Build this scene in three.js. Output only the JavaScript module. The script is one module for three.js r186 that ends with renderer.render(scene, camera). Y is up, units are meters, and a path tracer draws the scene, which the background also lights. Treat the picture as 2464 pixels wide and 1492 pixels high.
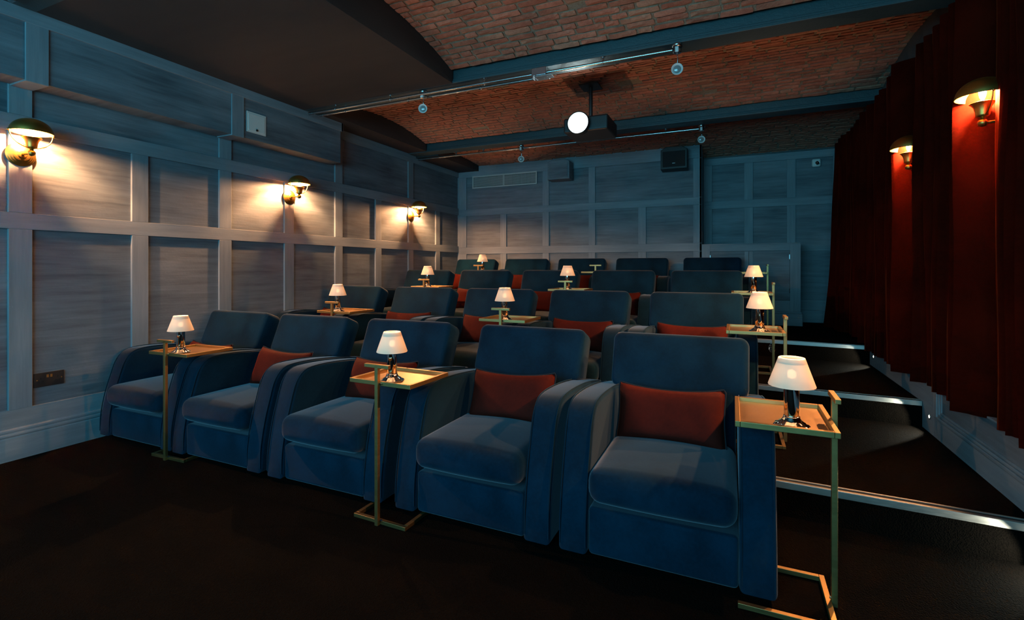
import * as THREE from 'three';
import { RoundedBoxGeometry } from 'three/addons/geometries/RoundedBoxGeometry.js';
import { mergeGeometries, mergeVertices, toCreasedNormals } from 'three/addons/utils/BufferGeometryUtils.js';
import { RectAreaLightUniformsLib } from 'three/addons/lights/RectAreaLightUniformsLib.js';

// ------------------------------------------------------------------ camera, light, exposure
const scene = new THREE.Scene();
scene.background = new THREE.Color(0x000000);
const camera = new THREE.PerspectiveCamera(2 * Math.atan(746 / 1178) * 180 / Math.PI, 2464 / 1492, 0.05, 60);
camera.position.set(0, 1.29, 0);
camera.rotation.set(0, Math.atan2(533, 1178), 0);
camera.setViewOffset(2464, 1492, 0, 102.5, 2464, 1492);      // shift lens: level camera, horizon above the middle
camera.updateProjectionMatrix();
const renderer = new THREE.WebGLRenderer({ antialias: true });
renderer.toneMapping = THREE.LinearToneMapping;
renderer.toneMappingExposure = 1.0;
renderer.shadowMap.enabled = true;
RectAreaLightUniformsLib.init();

const SCREEN = { x: -1.6, y: 1.95, z: 2.3, w: 4.4, h: 1.85, color: [0.16, 0.72, 1.0], power: 8.8 };
const SCONCE = { color: [1.0, 0.47, 0.20], power: 19 };
const LAMP = { color: [1.0, 0.60, 0.33], power: 0.017, up: 1.5 };
const STEP = { color: [1.0, 0.98, 0.80], power: 0.8 };

// the light that the picture on the cinema screen throws back into the room
{
  const l = new THREE.RectAreaLight(new THREE.Color().setRGB(...SCREEN.color), SCREEN.power, SCREEN.w - 0.1, SCREEN.h - 0.1);
  l.position.set(SCREEN.x, SCREEN.y, SCREEN.z - 0.03); l.lookAt(SCREEN.x, SCREEN.y, SCREEN.z - 5); l.name = 'screen_glow'; scene.add(l);
}

// ------------------------------------------------------------------ helpers
let seed = 20240611;
const rnd = () => { seed |= 0; seed = seed + 0x6D2B79F5 | 0; let t = Math.imul(seed ^ seed >>> 15, 1 | seed); t = t + Math.imul(t ^ t >>> 7, 61 | t) ^ t; return ((t ^ t >>> 14) >>> 0) / 4294967296; };
const rr = (a, b) => a + (b - a) * rnd();
const lerp = (a, b, t) => a + (b - a) * t;
const clamp = (x, a, b) => Math.min(b, Math.max(a, x));
const used = {};
function numbered(name) { used[name] = (used[name] ?? -1) + 1; return used[name] ? name + '_' + String(used[name]).padStart(3, '0') : name; }
function shade(o) { o.castShadow = true; o.receiveShadow = true; return o; }
function tag(o, label, category, group, kind) {
  o.userData.label = label; o.userData.category = category;
  if (group) o.userData.group = group;
  if (kind) o.userData.kind = kind;
  return o;
}
function thing(name, label, category, pos = [0, 0, 0], group, kind) {
  const o = new THREE.Group(); o.name = numbered(name); o.position.set(...pos); scene.add(o);
  return tag(o, label, category, group, kind);
}
function part(name, geo, mat, parent, pos) {
  const m = shade(new THREE.Mesh(geo, mat)); m.name = name; if (pos) m.position.set(...pos); parent.add(m); return m;
}
function solo(name, geo, mat, label, category, pos = [0, 0, 0], group, kind) {
  const m = shade(new THREE.Mesh(geo, mat)); m.name = numbered(name); m.position.set(...pos); scene.add(m);
  return tag(m, label, category, group, kind);
}
// uv in metres, by the axis that a face looks along
function boxUV(g, swap = false, ou = 0, ov = 0) {
  if (g.index) g = g.toNonIndexed();
  if (!g.attributes.normal) g.computeVertexNormals();
  const p = g.attributes.position, n = g.attributes.normal, uv = new Float32Array(p.count * 2);
  for (let t = 0; t < p.count; t += 3) {
    let x = 0, y = 0, z = 0;
    for (let k = 0; k < 3; k++) { x += Math.abs(n.getX(t + k)); y += Math.abs(n.getY(t + k)); z += Math.abs(n.getZ(t + k)); }
    for (let k = 0; k < 3; k++) {
      const i = t + k;
      let a, b;
      if (x >= y && x >= z) { a = p.getZ(i); b = p.getY(i); } else if (y >= z) { a = p.getX(i); b = p.getZ(i); } else { a = p.getX(i); b = p.getY(i); }
      if (swap) [a, b] = [b, a];
      uv[i * 2] = a + ou; uv[i * 2 + 1] = b + ov;
    }
  }
  g.setAttribute('uv', new THREE.BufferAttribute(uv, 2));
  return g;
}
const strip = g => { const o = g.index ? g.toNonIndexed() : g.clone(); for (const k of Object.keys(o.attributes)) if (!['position', 'normal', 'uv'].includes(k)) o.deleteAttribute(k); return o; };
const merge = list => mergeGeometries(list.map(strip));
// a box from corner to corner with softly broken edges
function box(x0, x1, y0, y1, z0, z1, r = 0.003, swap = false, jitter = true) {
  const w = Math.abs(x1 - x0), h = Math.abs(y1 - y0), d = Math.abs(z1 - z0);
  const g = r > 0 ? new RoundedBoxGeometry(w, h, d, 1, Math.min(r, w / 2.2, h / 2.2, d / 2.2)) : new THREE.BoxGeometry(w, h, d);
  g.translate((x0 + x1) / 2, (y0 + y1) / 2, (z0 + z1) / 2);
  return boxUV(g, swap, jitter ? rr(0, 7) : 0, jitter ? rr(0, 7) : 0);
}
// rounded cushion-like box; f(v) may bend it further
function softBox(w, h, d, r, k = [4, 3, 4], f) {
  const a = 3, g0 = new THREE.BoxGeometry(w, h, d, k[0] + 2 * a, k[1] + 2 * a, k[2] + 2 * a);
  let g = g0.clone(); g.deleteAttribute('uv'); g.deleteAttribute('normal');
  const p = g.attributes.position, half = [w / 2, h / 2, d / 2];
  const remap = (c, hf, n) => { const i = Math.round((c + hf) / (2 * hf) * (n + 2 * a)), rad = Math.min(r, hf * 0.98); if (i <= a) return -hf + rad * (i / a); if (i >= n + a) return hf - rad * ((n + 2 * a - i) / a); return lerp(-hf + rad, hf - rad, (i - a) / n); };
  const v = new THREE.Vector3(), q = new THREE.Vector3();
  for (let i = 0; i < p.count; i++) {
    v.set(remap(p.getX(i), half[0], k[0]), remap(p.getY(i), half[1], k[1]), remap(p.getZ(i), half[2], k[2]));
    const rx = Math.min(r, half[0] * .98), ry = Math.min(r, half[1] * .98), rz = Math.min(r, half[2] * .98);
    q.set(clamp(v.x, -half[0] + rx, half[0] - rx), clamp(v.y, -half[1] + ry, half[1] - ry), clamp(v.z, -half[2] + rz, half[2] - rz));
    const dx = (v.x - q.x) / rx, dy = (v.y - q.y) / ry, dz = (v.z - q.z) / rz, l = Math.hypot(dx, dy, dz);
    if (l > 1e-6) { v.x = q.x + dx / l * rx; v.y = q.y + dy / l * ry; v.z = q.z + dz / l * rz; }
    if (f) f(v, half);
    p.setXYZ(i, v.x, v.y, v.z);
  }
  g = mergeVertices(g, 1e-5); g.computeVertexNormals();
  return g;
}
function tube(points, r, seg = 24, rad = 8, closed = false, tension = 0.5) {
  return new THREE.TubeGeometry(new THREE.CatmullRomCurve3(points.map(p => new THREE.Vector3(...p)), closed, 'catmullrom', tension), seg, r, rad, closed);
}
function rod(a, b, r, rad = 10) {
  const A = new THREE.Vector3(...a), B = new THREE.Vector3(...b), g = new THREE.CylinderGeometry(r, r, A.distanceTo(B), rad);
  g.applyQuaternion(new THREE.Quaternion().setFromUnitVectors(new THREE.Vector3(0, 1, 0), B.clone().sub(A).normalize()));
  return g.translate((A.x + B.x) / 2, (A.y + B.y) / 2, (A.z + B.z) / 2);
}
const lathe = (pts, seg = 28) => new THREE.LatheGeometry(pts.map(p => new THREE.Vector2(...p)), seg);
// extrude an outline given in (z, y) across x0..x1
function acrossX(outline, x0, x1, opts = {}) {
  const s = new THREE.Shape(outline.map(([z, y]) => new THREE.Vector2(z, y)));
  const g = new THREE.ExtrudeGeometry(s, { depth: x1 - x0, bevelEnabled: false, curveSegments: 12, ...opts });
  g.rotateY(-Math.PI / 2); g.scale(-1, 1, 1); g.translate(x0, 0, 0);
  // mirroring turned the faces round
  const gi = g.index ? g.toNonIndexed() : g;
  const p = gi.attributes.position;
  for (let i = 0; i < p.count; i += 3) for (let k = 0; k < 3; k++) { const a = p.getComponent(i + 1, k); p.setComponent(i + 1, k, p.getComponent(i + 2, k)); p.setComponent(i + 2, k, a); }
  gi.deleteAttribute('normal'); gi.computeVertexNormals();
  return gi;
}

// ------------------------------------------------------------------ computed textures
function lattice(n, s) { const a = new Float32Array(n * n); let q = s * 7919 + 13; for (let i = 0; i < a.length; i++) { q = Math.imul(q ^ (q >>> 15), 2246822519) + 374761393 | 0; q = Math.imul(q ^ (q >>> 13), 3266489917) | 0; a[i] = ((q ^ (q >>> 16)) >>> 0) / 4294967296; } return a; }
const LAT = []; for (let i = 0; i < 10; i++) LAT.push(lattice(256, i + 1));
function vnoise(x, y, px, py, l) {          // tiles after px, py cells
  const X = Math.floor(x), Y = Math.floor(y), fx = x - X, fy = y - Y, u = fx * fx * (3 - 2 * fx), v = fy * fy * (3 - 2 * fy);
  const x0 = ((X % px) + px) % px, x1 = (x0 + 1) % px, y0 = ((Y % py) + py) % py, y1 = (y0 + 1) % py, a = LAT[l % 10];
  return lerp(lerp(a[(y0 & 255) * 256 + (x0 & 255)], a[(y0 & 255) * 256 + (x1 & 255)], u), lerp(a[(y1 & 255) * 256 + (x0 & 255)], a[(y1 & 255) * 256 + (x1 & 255)], u), v);
}
function fbm(u, v, fx, fy, oct, l) { let s = 0, a = 0.5, t = 0; for (let i = 0; i < oct; i++) { s += a * vnoise(u * fx, v * fy, fx, fy, l + i); t += a; a *= 0.5; fx *= 2; fy *= 2; } return s / t; }
function texture(n, metres, color, f) {
  const d = new Uint8Array(n * n * 4);
  for (let j = 0; j < n; j++) for (let i = 0; i < n; i++) {
    const c = f(i / n, j / n), k = (j * n + i) * 4;
    if (typeof c === 'number') { d[k] = d[k + 1] = d[k + 2] = clamp(c, 0, 1) * 255; } else for (let m = 0; m < 3; m++) d[k + m] = clamp(color ? Math.pow(clamp(c[m], 0, 1), 1 / 2.2) : c[m], 0, 1) * 255;
    d[k + 3] = 255;
  }
  const t = new THREE.DataTexture(d, n, n); t.wrapS = t.wrapT = THREE.RepeatWrapping; t.magFilter = THREE.LinearFilter; t.minFilter = THREE.LinearMipmapLinearFilter; t.generateMipmaps = true;
  if (color) t.colorSpace = THREE.SRGBColorSpace;
  t.repeat.set(1 / metres, 1 / metres); t.needsUpdate = true; return t;
}
const rgb = (r, g, b) => new THREE.Color().setRGB(r, g, b);
const mix3 = (a, b, t) => [lerp(a[0], b[0], t), lerp(a[1], b[1], t), lerp(a[2], b[2], t)];
// brushed limewash: streaks along u, smudges of the darker coat showing through
function paintTexture(light, dark, l) {
  return texture(1024, 1.5, true, (u, v) => {
    const wob = fbm(u, v, 3, 3, 2, l + 3) * 0.006;
    const st = fbm(u, v + wob, 4, 72, 4, l), fine = fbm(u, v + wob, 16, 230, 2, l + 2), smudge = fbm(u, v + wob * 3, 3, 14, 5, l + 5), cloud = fbm(u, v, 3, 3, 4, l + 1);
    let t = 0.5 + 0.5 * (st - 0.5) + 0.22 * (fine - 0.5) + 0.8 * (smudge - 0.5) + 0.6 * (cloud - 0.5);
    let c = mix3(dark, light, clamp(t, 0, 1));
    const fleck = vnoise(u * 210, v * 210, 210, 210, l + 4); if (fleck > 0.988) c = mix3(c, [0.5, 0.52, 0.5], 0.4);
    return c;
  });
}
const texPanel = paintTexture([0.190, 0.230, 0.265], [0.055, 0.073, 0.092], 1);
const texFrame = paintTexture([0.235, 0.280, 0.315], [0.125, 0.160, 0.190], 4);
const texPaintBump = texture(512, 0.6, false, (u, v) => 0.5 * fbm(u, v, 6, 128, 3, 2) + 0.5 * fbm(u, v, 40, 40, 2, 5));
const texVelvet = texture(512, 0.8, true, (u, v) => {
  const a = fbm(u, v, 5, 4, 5, 1), b = fbm(u, v, 90, 90, 2, 6); const t = clamp(0.5 + 1.6 * (a - 0.5) + 0.4 * (b - 0.5), 0, 1); return [t, t, t].map(x => 0.48 + 0.52 * x);
});
const texCarpet = texture(512, 0.5, true, (u, v) => {
  const b = fbm(u, v, 128, 128, 2, 3), a = fbm(u, v, 5, 5, 3, 7), t = clamp(0.15 + 0.9 * b * (0.5 + a), 0, 1); return mix3([0.25, 0.22, 0.2], [1, 1, 1], t);
});
const texCarpetBump = texture(512, 0.5, false, (u, v) => fbm(u, v, 128, 128, 2, 3));
const texBrick = texture(512, 0.5, true, (u, v) => {
  const a = fbm(u, v, 9, 9, 4, 2), b = fbm(u, v, 60, 60, 2, 5), lime = fbm(u, v, 14, 18, 4, 8);
  let c = mix3([0.68, 0.58, 0.54], [1, 0.95, 0.9], clamp(0.5 + 1.3 * (a - 0.5) + 0.7 * (b - 0.5), 0, 1));
  return lime > 0.63 ? mix3(c, [1.0, 1.0, 0.95], clamp((lime - 0.63) * 9, 0, 0.75)) : c;
});
const texBrickBump = texture(512, 0.5, false, (u, v) => 0.6 * fbm(u, v, 14, 14, 4, 2) + 0.4 * fbm(u, v, 70, 70, 2, 5));
const texMetal = texture(256, 0.2, false, (u, v) => 0.86 + 0.16 * (fbm(u, v, 6, 40, 3, 4) - 0.5));
const texFlat = texture(512, 2.0, true, (u, v) => { const t = fbm(u, v, 4, 30, 4, 6); return mix3([0.75, 0.75, 0.75], [1, 1, 1], t); });

// ------------------------------------------------------------------ materials
const std = o => new THREE.MeshStandardMaterial(o);
const phy = o => new THREE.MeshPhysicalMaterial(o);
const M = {
  panel: std({ map: texPanel, roughness: 0.62, bumpMap: texPaintBump, bumpScale: 0.0006 }),
  frame: std({ map: texFrame, roughness: 0.6, bumpMap: texPaintBump, bumpScale: 0.0004 }),
  masonry: std({ color: rgb(0.06, 0.06, 0.06), roughness: 0.9 }),
  darkCeiling: std({ color: rgb(0.029, 0.023, 0.023), map: texFlat, roughness: 0.8 }),
  beam: std({ color: rgb(0.035, 0.062, 0.072), map: texFlat, roughness: 0.5, bumpMap: texBrickBump, bumpScale: 0.002 }),
  mortar: std({ color: rgb(0.27, 0.25, 0.20), map: texBrick, roughness: 0.95, bumpMap: texBrickBump, bumpScale: 0.006 }),
  bricks: [[0.50, 0.195, 0.135], [0.44, 0.17, 0.115], [0.55, 0.235, 0.165], [0.40, 0.18, 0.125], [0.47, 0.25, 0.175]].map(c => std({ color: rgb(...c), map: texBrick, roughness: 0.9, bumpMap: texBrickBump, bumpScale: 0.004 })),
  carpet: phy({ specularIntensity: 0.08, color: rgb(0.0032, 0.0024, 0.0017), map: texCarpet, roughness: 1, bumpMap: texCarpetBump, bumpScale: 0.004 }),
  velvet: phy({ color: rgb(0.0021, 0.0205, 0.0410), map: texVelvet, roughness: 0.95, sheen: 1.0, sheenColor: rgb(0.33, 0.37, 0.44), sheenRoughness: 0.85, specularIntensity: 0.1 }),
  piping: phy({ color: rgb(0.0021, 0.0160, 0.0310), roughness: 0.95, sheen: 0.7, sheenColor: rgb(0.26, 0.33, 0.40), sheenRoughness: 0.8, specularIntensity: 0.1 }),
  redVelvet: phy({ color: rgb(0.075, 0.0066, 0.0032), map: texVelvet, roughness: 0.85, sheen: 0.7, sheenColor: rgb(0.17, 0.025, 0.012), sheenRoughness: 0.5, specularIntensity: 0.25 }),
  redPiping: phy({ color: rgb(0.010, 0.016, 0.022), roughness: 0.9, sheen: 0.3, sheenColor: rgb(0.1, 0.12, 0.15), specularIntensity: 0.2 }),
  curtain: phy({ color: rgb(0.050, 0.0032, 0.0010), map: texVelvet, roughness: 0.95, sheen: 1.0, sheenColor: rgb(0.42, 0.040, 0.010), sheenRoughness: 0.6, specularIntensity: 0.05 }),
  brass: std({ color: rgb(0.44, 0.27, 0.105), metalness: 1, roughness: 0.5, roughnessMap: texMetal }),
  tray: std({ color: rgb(0.55, 0.32, 0.14), metalness: 1, roughness: 0.45, roughnessMap: texMetal }),
  sconce: std({ color: rgb(0.55, 0.29, 0.065), metalness: 1, roughness: 0.40 }),
  chrome: std({ color: rgb(0.62, 0.62, 0.62), metalness: 1, roughness: 0.07 }),
  steel: std({ color: rgb(0.50, 0.51, 0.52), metalness: 1, roughness: 0.3, roughnessMap: texMetal }),
  nosing: std({ color: rgb(0.55, 0.55, 0.52), metalness: 1, roughness: 0.45, roughnessMap: texMetal }),
  black: std({ color: rgb(0.012, 0.012, 0.013), roughness: 0.5 }),
  blackMatt: std({ color: rgb(0.012, 0.014, 0.015), roughness: 0.9 }),
  white: std({ color: rgb(0.62, 0.62, 0.60), roughness: 0.5 }),
  grille: std({ color: rgb(0.40, 0.41, 0.40), roughness: 0.5 }),
  lens: phy({ color: rgb(0.22, 0.23, 0.23), roughness: 0.25, clearcoat: 1 }),
  frosted: phy({ color: rgb(0.80, 0.64, 0.50), roughness: 0.86, transmission: 0.17, thickness: 0, ior: 1.3, specularIntensity: 0.5 }),
  bulb: std({ color: rgb(1, 0.8, 0.6), emissive: rgb(1.0, 0.62, 0.34), emissiveIntensity: 14 }),
  sconceBulb: std({ color: rgb(1, 0.8, 0.6), emissive: rgb(1.0, 0.66, 0.34), emissiveIntensity: 30 }),
  stepBulb: std({ color: rgb(1, 1, 0.9), emissive: rgb(1.0, 0.97, 0.78), emissiveIntensity: 14 }),
  projectorLens: std({ color: rgb(1, 1, 1), emissive: rgb(0.78, 1.0, 1.0), emissiveIntensity: 26 }),
  screen: std({ color: rgb(0.7, 0.7, 0.7), emissive: rgb(...SCREEN.color), emissiveIntensity: 0.9, roughness: 0.9 }),
};

// ------------------------------------------------------------------ the room: floor, tiers, steps
const H = [0, 0.175, 0.35, 0.52];                                     // floor heights of the four rows
const ROWZ = [-2.10, -3.51, -4.92, -6.33];                            // front of the chairs
const NOSE = [[-2.90, -2.85], [-4.36, -4.31], [-5.85, -5.76]];        // step edges at the chairs and at the curtain
const WX = -4.40, BZ = -7.45, RZ = -7.95, RX = 1.205, FZ = 2.6;
solo('floor', box(-4.6, 1.5, -0.12, 0, -3.4, FZ, 0, false, false), M.carpet, 'dark brown carpet in front of the first row of armchairs', 'floor', [0, 0, 0], null, 'structure');
function tier(k, back) {
  const [a, b] = NOSE[k], h = H[k + 1], s = new THREE.Shape();
  s.moveTo(-4.6, a); s.lineTo(0.17, a); s.lineTo(1.36, lerp(a, b, (1.36 - 0.17) / (1.205 - 0.17))); s.lineTo(1.36, back); s.lineTo(-4.6, back); s.closePath();
  const g = new THREE.ExtrudeGeometry(s, { depth: 0.3, bevelEnabled: false }); g.rotateX(-Math.PI / 2); g.scale(1, 1, -1);
  let gi = g.index ? g.toNonIndexed() : g; const p = gi.attributes.position;
  for (let i = 0; i < p.count; i += 3) for (let c = 0; c < 3; c++) { const t = p.getComponent(i + 1, c); p.setComponent(i + 1, c, p.getComponent(i + 2, c)); p.setComponent(i + 2, c, t); }
  gi.computeVertexNormals(); gi.translate(0, h - 0.3, 0);
  solo('floor', boxUV(gi), M.carpet, ['first carpeted tier behind the front row of armchairs', 'second carpeted tier behind the second row of armchairs', 'top carpeted tier in front of the panelled back wall'][k], 'floor tier', [0, 0, 0], null, 'structure');
  // metal nosing along the step edge in the aisle
  const dx = 1.203 - 0.17, ang = Math.atan2(b - a, dx);
  const t = thing('trim_' + (k + 1), ['ribbed aluminium nosing on the lowest aisle step', 'ribbed aluminium nosing on the middle aisle step', 'ribbed aluminium nosing on the top aisle step'][k], 'step nosing', [0.17, h, a], null, 'structure');
  t.rotation.y = -ang;
  const L = Math.hypot(dx, b - a);
  part('front_strip', box(-0.16, L, -0.030, 0.004, 0.001, 0.007, 0.0015), M.nosing, t);
  part('top_strip', box(-0.16, L, 0.001, 0.005, -0.012, 0.0065, 0.0012), M.nosing, t);
  part('top_strip', box(-0.16, L, 0.001, 0.005, -0.052, -0.040, 0.0012), M.nosing, t);
  part('anti_slip_insert', box(-0.16, L, 0.0008, 0.0022, -0.040, -0.012, 0), M.blackMatt, t);
}
tier(0, -5.2); tier(1, -6.6); tier(2, -8.2);

// ------------------------------------------------------------------ panelled walls
// a frame-and-panel wall: rects in wall coordinates (a = along, b = up); put() maps them to a box
function panelled(parent, put, panels, stiles, rails) {
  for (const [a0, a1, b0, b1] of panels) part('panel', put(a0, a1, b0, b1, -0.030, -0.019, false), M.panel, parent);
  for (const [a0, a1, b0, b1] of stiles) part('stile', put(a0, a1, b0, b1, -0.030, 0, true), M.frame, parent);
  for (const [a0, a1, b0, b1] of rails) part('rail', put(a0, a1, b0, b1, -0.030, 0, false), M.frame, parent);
}
{
  // left wall
  const w = thing('wall_left', 'blue-grey limewashed panelling with brass wall lamps', 'wall', [0, 0, 0], null, 'structure');
  part('backing', box(-4.65, WX - 0.03, -0.1, 3.3, -8.3, FZ, 0), M.masonry, w);
  const put = (a0, a1, b0, b1, d0, d1, up) => box(WX + d0, WX + d1, b0, b1, a0, a1, 0.0025, up);
  const Z0 = -1.65, P = 0.7345;                                        // centre of the stile behind the near wall lamp
  const cz = k => Z0 - k * P;                                          // stiles, k < 0 towards the screen
  const kz = []; for (let k = -5; k <= 7; k++) kz.push(k);
  const panels = [], stiles = [], rails = [];
  const ends = k => [cz(k) - 0.061, cz(k) + 0.061];
  for (const k of kz) {
    const [s0, s1] = ends(k); stiles.push([s0, s1, 0.334, 1.549], [s0, s1, 1.66, 2.207]);
    const e1 = cz(k) - 0.061, e0 = k === 7 ? cz(8) + 0.061 : ends(k + 1)[1];
    panels.push([e0 - 0.01, e1 + 0.01, 0.32, 1.56], [e0 - 0.01, e1 + 0.01, 1.65, 2.22]);
  }
  // upper tier of panels: two bays wide
  const up = [-4, -2, 0, 2, 4, 6];
  for (const k of up) { const [s0, s1] = ends(k); stiles.push([s0, s1, 2.322, 2.866]); const e0 = k === 6 ? cz(8) + 0.061 : ends(k + 2)[1]; panels.push([e0 - 0.01, s0 + 0.01, 2.31, 2.88]); }
  stiles.push([BZ, cz(8) + 0.061, 0.334, 2.866]);
  rails.push([BZ, FZ, 0.20, 0.334], [BZ, FZ, 1.549, 1.66], [BZ, FZ, 2.207, 2.322], [BZ, FZ, 2.866, 2.985]);
  panelled(w, put, panels, stiles, rails);
  // skirting with a bead
  const prof = [[0, 0], [0.020, 0], [0.020, 0.148], [0.014, 0.153], [0.014, 0.158], [0.019, 0.162], [0.021, 0.170], [0.019, 0.178], [0.012, 0.182], [0.012, 0.188], [0.016, 0.192], [0.016, 0.204], [0.010, 0.210], [0, 0.212]];
  const s = new THREE.Shape(prof.map(p => new THREE.Vector2(...p))), g = new THREE.ExtrudeGeometry(s, { depth: FZ + 2.9, bevelEnabled: false }); g.translate(WX, 0, -2.9);
  const ng = toCreasedNormals(g.index ? g.toNonIndexed() : g, 0.5);
  solo('baseboard_left', boxUV(ng), M.frame, 'tall moulded skirting board below the panelling with wall lamps', 'skirting', [0, 0, 0], null, 'structure');
}
{
  // back wall, main section
  const w = thing('wall_back', 'blue-grey panelled wall behind the last row of armchairs', 'wall', [0, 0, 0], null, 'structure');
  part('backing', box(-4.65, -0.411, 0.3, 3.35, BZ - 0.03, -8.2, 0), M.masonry, w);
  const put = (a0, a1, b0, b1, d0, d1, up) => box(a0, a1, b0, b1, BZ + d0, BZ + d1, 0.0025, up);
  const S = [[-4.40, -4.244], [-3.587, -3.476], [-2.827, -2.717], [-2.059, -1.955], [-1.299, -1.186], [-0.525, -0.411]];
  const panels = [], stiles = [], rails = [];
  S.forEach(([a, b], i) => {
    const full = [0, 2, 3, 5].includes(i);
    stiles.push([a, b, 0.85, 1.521], [a, b, 1.637, 2.185]); if (full) stiles.push([a, b, 2.291, 2.85]);
    if (i < 5) panels.push([b - 0.01, S[i + 1][0] + 0.01, 0.84, 1.53], [b - 0.01, S[i + 1][0] + 0.01, 1.63, 2.19]);
  });
  for (const [a, b] of [[-4.244, -2.827], [-2.717, -2.059], [-1.955, -0.525]]) panels.push([a - 0.01, b + 0.01, 2.28, 2.86]);
  rails.push([-4.40, -0.411, 0.52, 0.85], [-4.40, -0.411, 1.521, 1.637], [-4.40, -0.411, 2.185, 2.291], [-4.40, -0.411, 2.85, 3.12]);
  panelled(w, put, panels, stiles, rails);
  part('return', box(-0.440, -0.411, 0.52, 3.12, RZ, BZ, 0.002, true), M.frame, w);
  // the recessed end beside the curtain
  const v = thing('wall_back', 'recessed blue-grey panelling above the low cupboard and beside the red curtain', 'wall', [0, 0, 0], null, 'structure');
  part('backing', box(-0.5, 1.6, 0.3, 3.35, RZ - 0.03, -8.3, 0), M.masonry, v);
  const put2 = (a0, a1, b0, b1, d0, d1, up) => box(a0, a1, b0, b1, RZ + d0, RZ + d1, 0.0025, up);
  const T = [[-0.411, -0.294], [0.144, 0.259], [0.692, 0.801], [1.245, 1.36]], p2 = [], s2 = [];
  T.forEach(([a, b], i) => {
    s2.push([a, b, 0.70, 1.521], [a, b, 1.615, 2.167], [a, b, 2.28, 2.82]);
    if (i < 3) p2.push([b - 0.01, T[i + 1][0] + 0.01, 0.82, 1.53], [b - 0.01, T[i + 1][0] + 0.01, 1.60, 2.17], [b - 0.01, T[i + 1][0] + 0.01, 2.27, 2.83]);
  });
  panelled(v, put2, p2, s2, [[-0.411, 1.36, 0.52, 0.70], [-0.294, 1.245, 0.70, 0.835], [-0.411, 1.36, 1.521, 1.615], [-0.411, 1.36, 2.167, 2.28], [-0.411, 1.36, 2.82, 2.925]]);
  part('plate_rail', box(-0.411, 1.36, 2.925, 2.965, RZ - 0.03, RZ + 0.01, 0.003), M.beam, v);
  part('skirting', box(0.80, 1.36, 0.52, 0.69, RZ, RZ + 0.02, 0.006), M.frame, v);
}
{
  // wall behind the curtain and the low panelled wall under it
  solo('wall_right', box(1.36, 1.55, -0.1, 3.35, -8.3, FZ, 0, false, false), M.masonry, 'dark wall hidden behind the red velvet curtain', 'wall', [0, 0, 0], null, 'structure');
  const w = thing('wall_right', 'low blue-grey panelled wall below the red curtain beside the aisle steps', 'wall', [0, 0, 0], null, 'structure');
  const top = 0.505;
  part('backing', box(RX + 0.025, 1.36, -0.05, top, -5.9, FZ, 0), M.masonry, w);
  part('plain_board', box(RX, RX + 0.03, -0.05, top, -5.9, -4.10, 0.002), M.frame, w);
  part('ledge', box(RX + 0.001, 1.36, top - 0.004, top + 0.008, -5.9, FZ, 0.003), M.frame, w);
  // framed part towards the screen
  part('bottom_board', box(RX, RX + 0.03, -0.05, 0.305, -4.10, FZ, 0.002), M.frame, w);
  for (const [a, b] of [[-4.02, -1.7], [-1.5, 0.8]]) {
    part('panel', box(RX + 0.014, RX + 0.03, 0.30, top, a, b, 0.002), M.panel, w);
    part('moulding', merge([box(RX - 0.008, RX + 0.02, 0.300, 0.322, a - 0.03, b + 0.03, 0.007), box(RX - 0.001, RX + 0.02, 0.322, 0.340, a, b, 0.006), box(RX + 0.006, RX + 0.02, 0.340, 0.356, a + 0.02, b - 0.02, 0.005)]), M.frame, w);
    for (const [e, s] of [[a, 1], [b, -1]]) part('moulding', merge([box(RX - 0.008, RX + 0.02, 0.300, top, e - s * 0.03, e - s * 0.008, 0.007), box(RX - 0.001, RX + 0.02, 0.322, top, e - s * 0.008, e + s * 0.010, 0.006), box(RX + 0.006, RX + 0.02, 0.34, top, e + s * 0.010, e + s * 0.026, 0.005)]), M.frame, w);
  }
  part('stile', box(RX, RX + 0.03, 0.305, top, -4.10, -4.04, 0.002, true), M.frame, w);
  part('stile', box(RX, RX + 0.03, 0.305, top, -1.68, -1.52, 0.002, true), M.frame, w);
  part('stile', box(RX, RX + 0.03, 0.305, top, 0.82, FZ, 0.002, true), M.frame, w);
  // wall behind the camera with the cinema screen on it
  solo('wall_front', box(-4.65, 1.55, -0.1, 3.35, FZ, FZ + 0.15, 0, false, false), M.masonry, 'dark wall behind the cinema screen', 'wall', [0, 0, 0], null, 'structure');
  const s = thing('cinema_screen', 'wide glowing cinema screen facing the rows of armchairs', 'screen', [SCREEN.x, SCREEN.y, SCREEN.z]);
  part('screen_surface', box(-SCREEN.w / 2, SCREEN.w / 2, -SCREEN.h / 2, SCREEN.h / 2, 0, 0.02, 0), M.screen, s);
  const a = SCREEN.w / 2, b = SCREEN.h / 2;
  part('masking_frame', merge([box(-a - .08, a + .08, b, b + .08, -.02, .1), box(-a - .08, a + .08, -b - .08, -b, -.02, .1), box(-a - .08, -a, -b, b, -.02, .1), box(a, a + .08, -b, b, -.02, .1)]), M.blackMatt, s);
}

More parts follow.
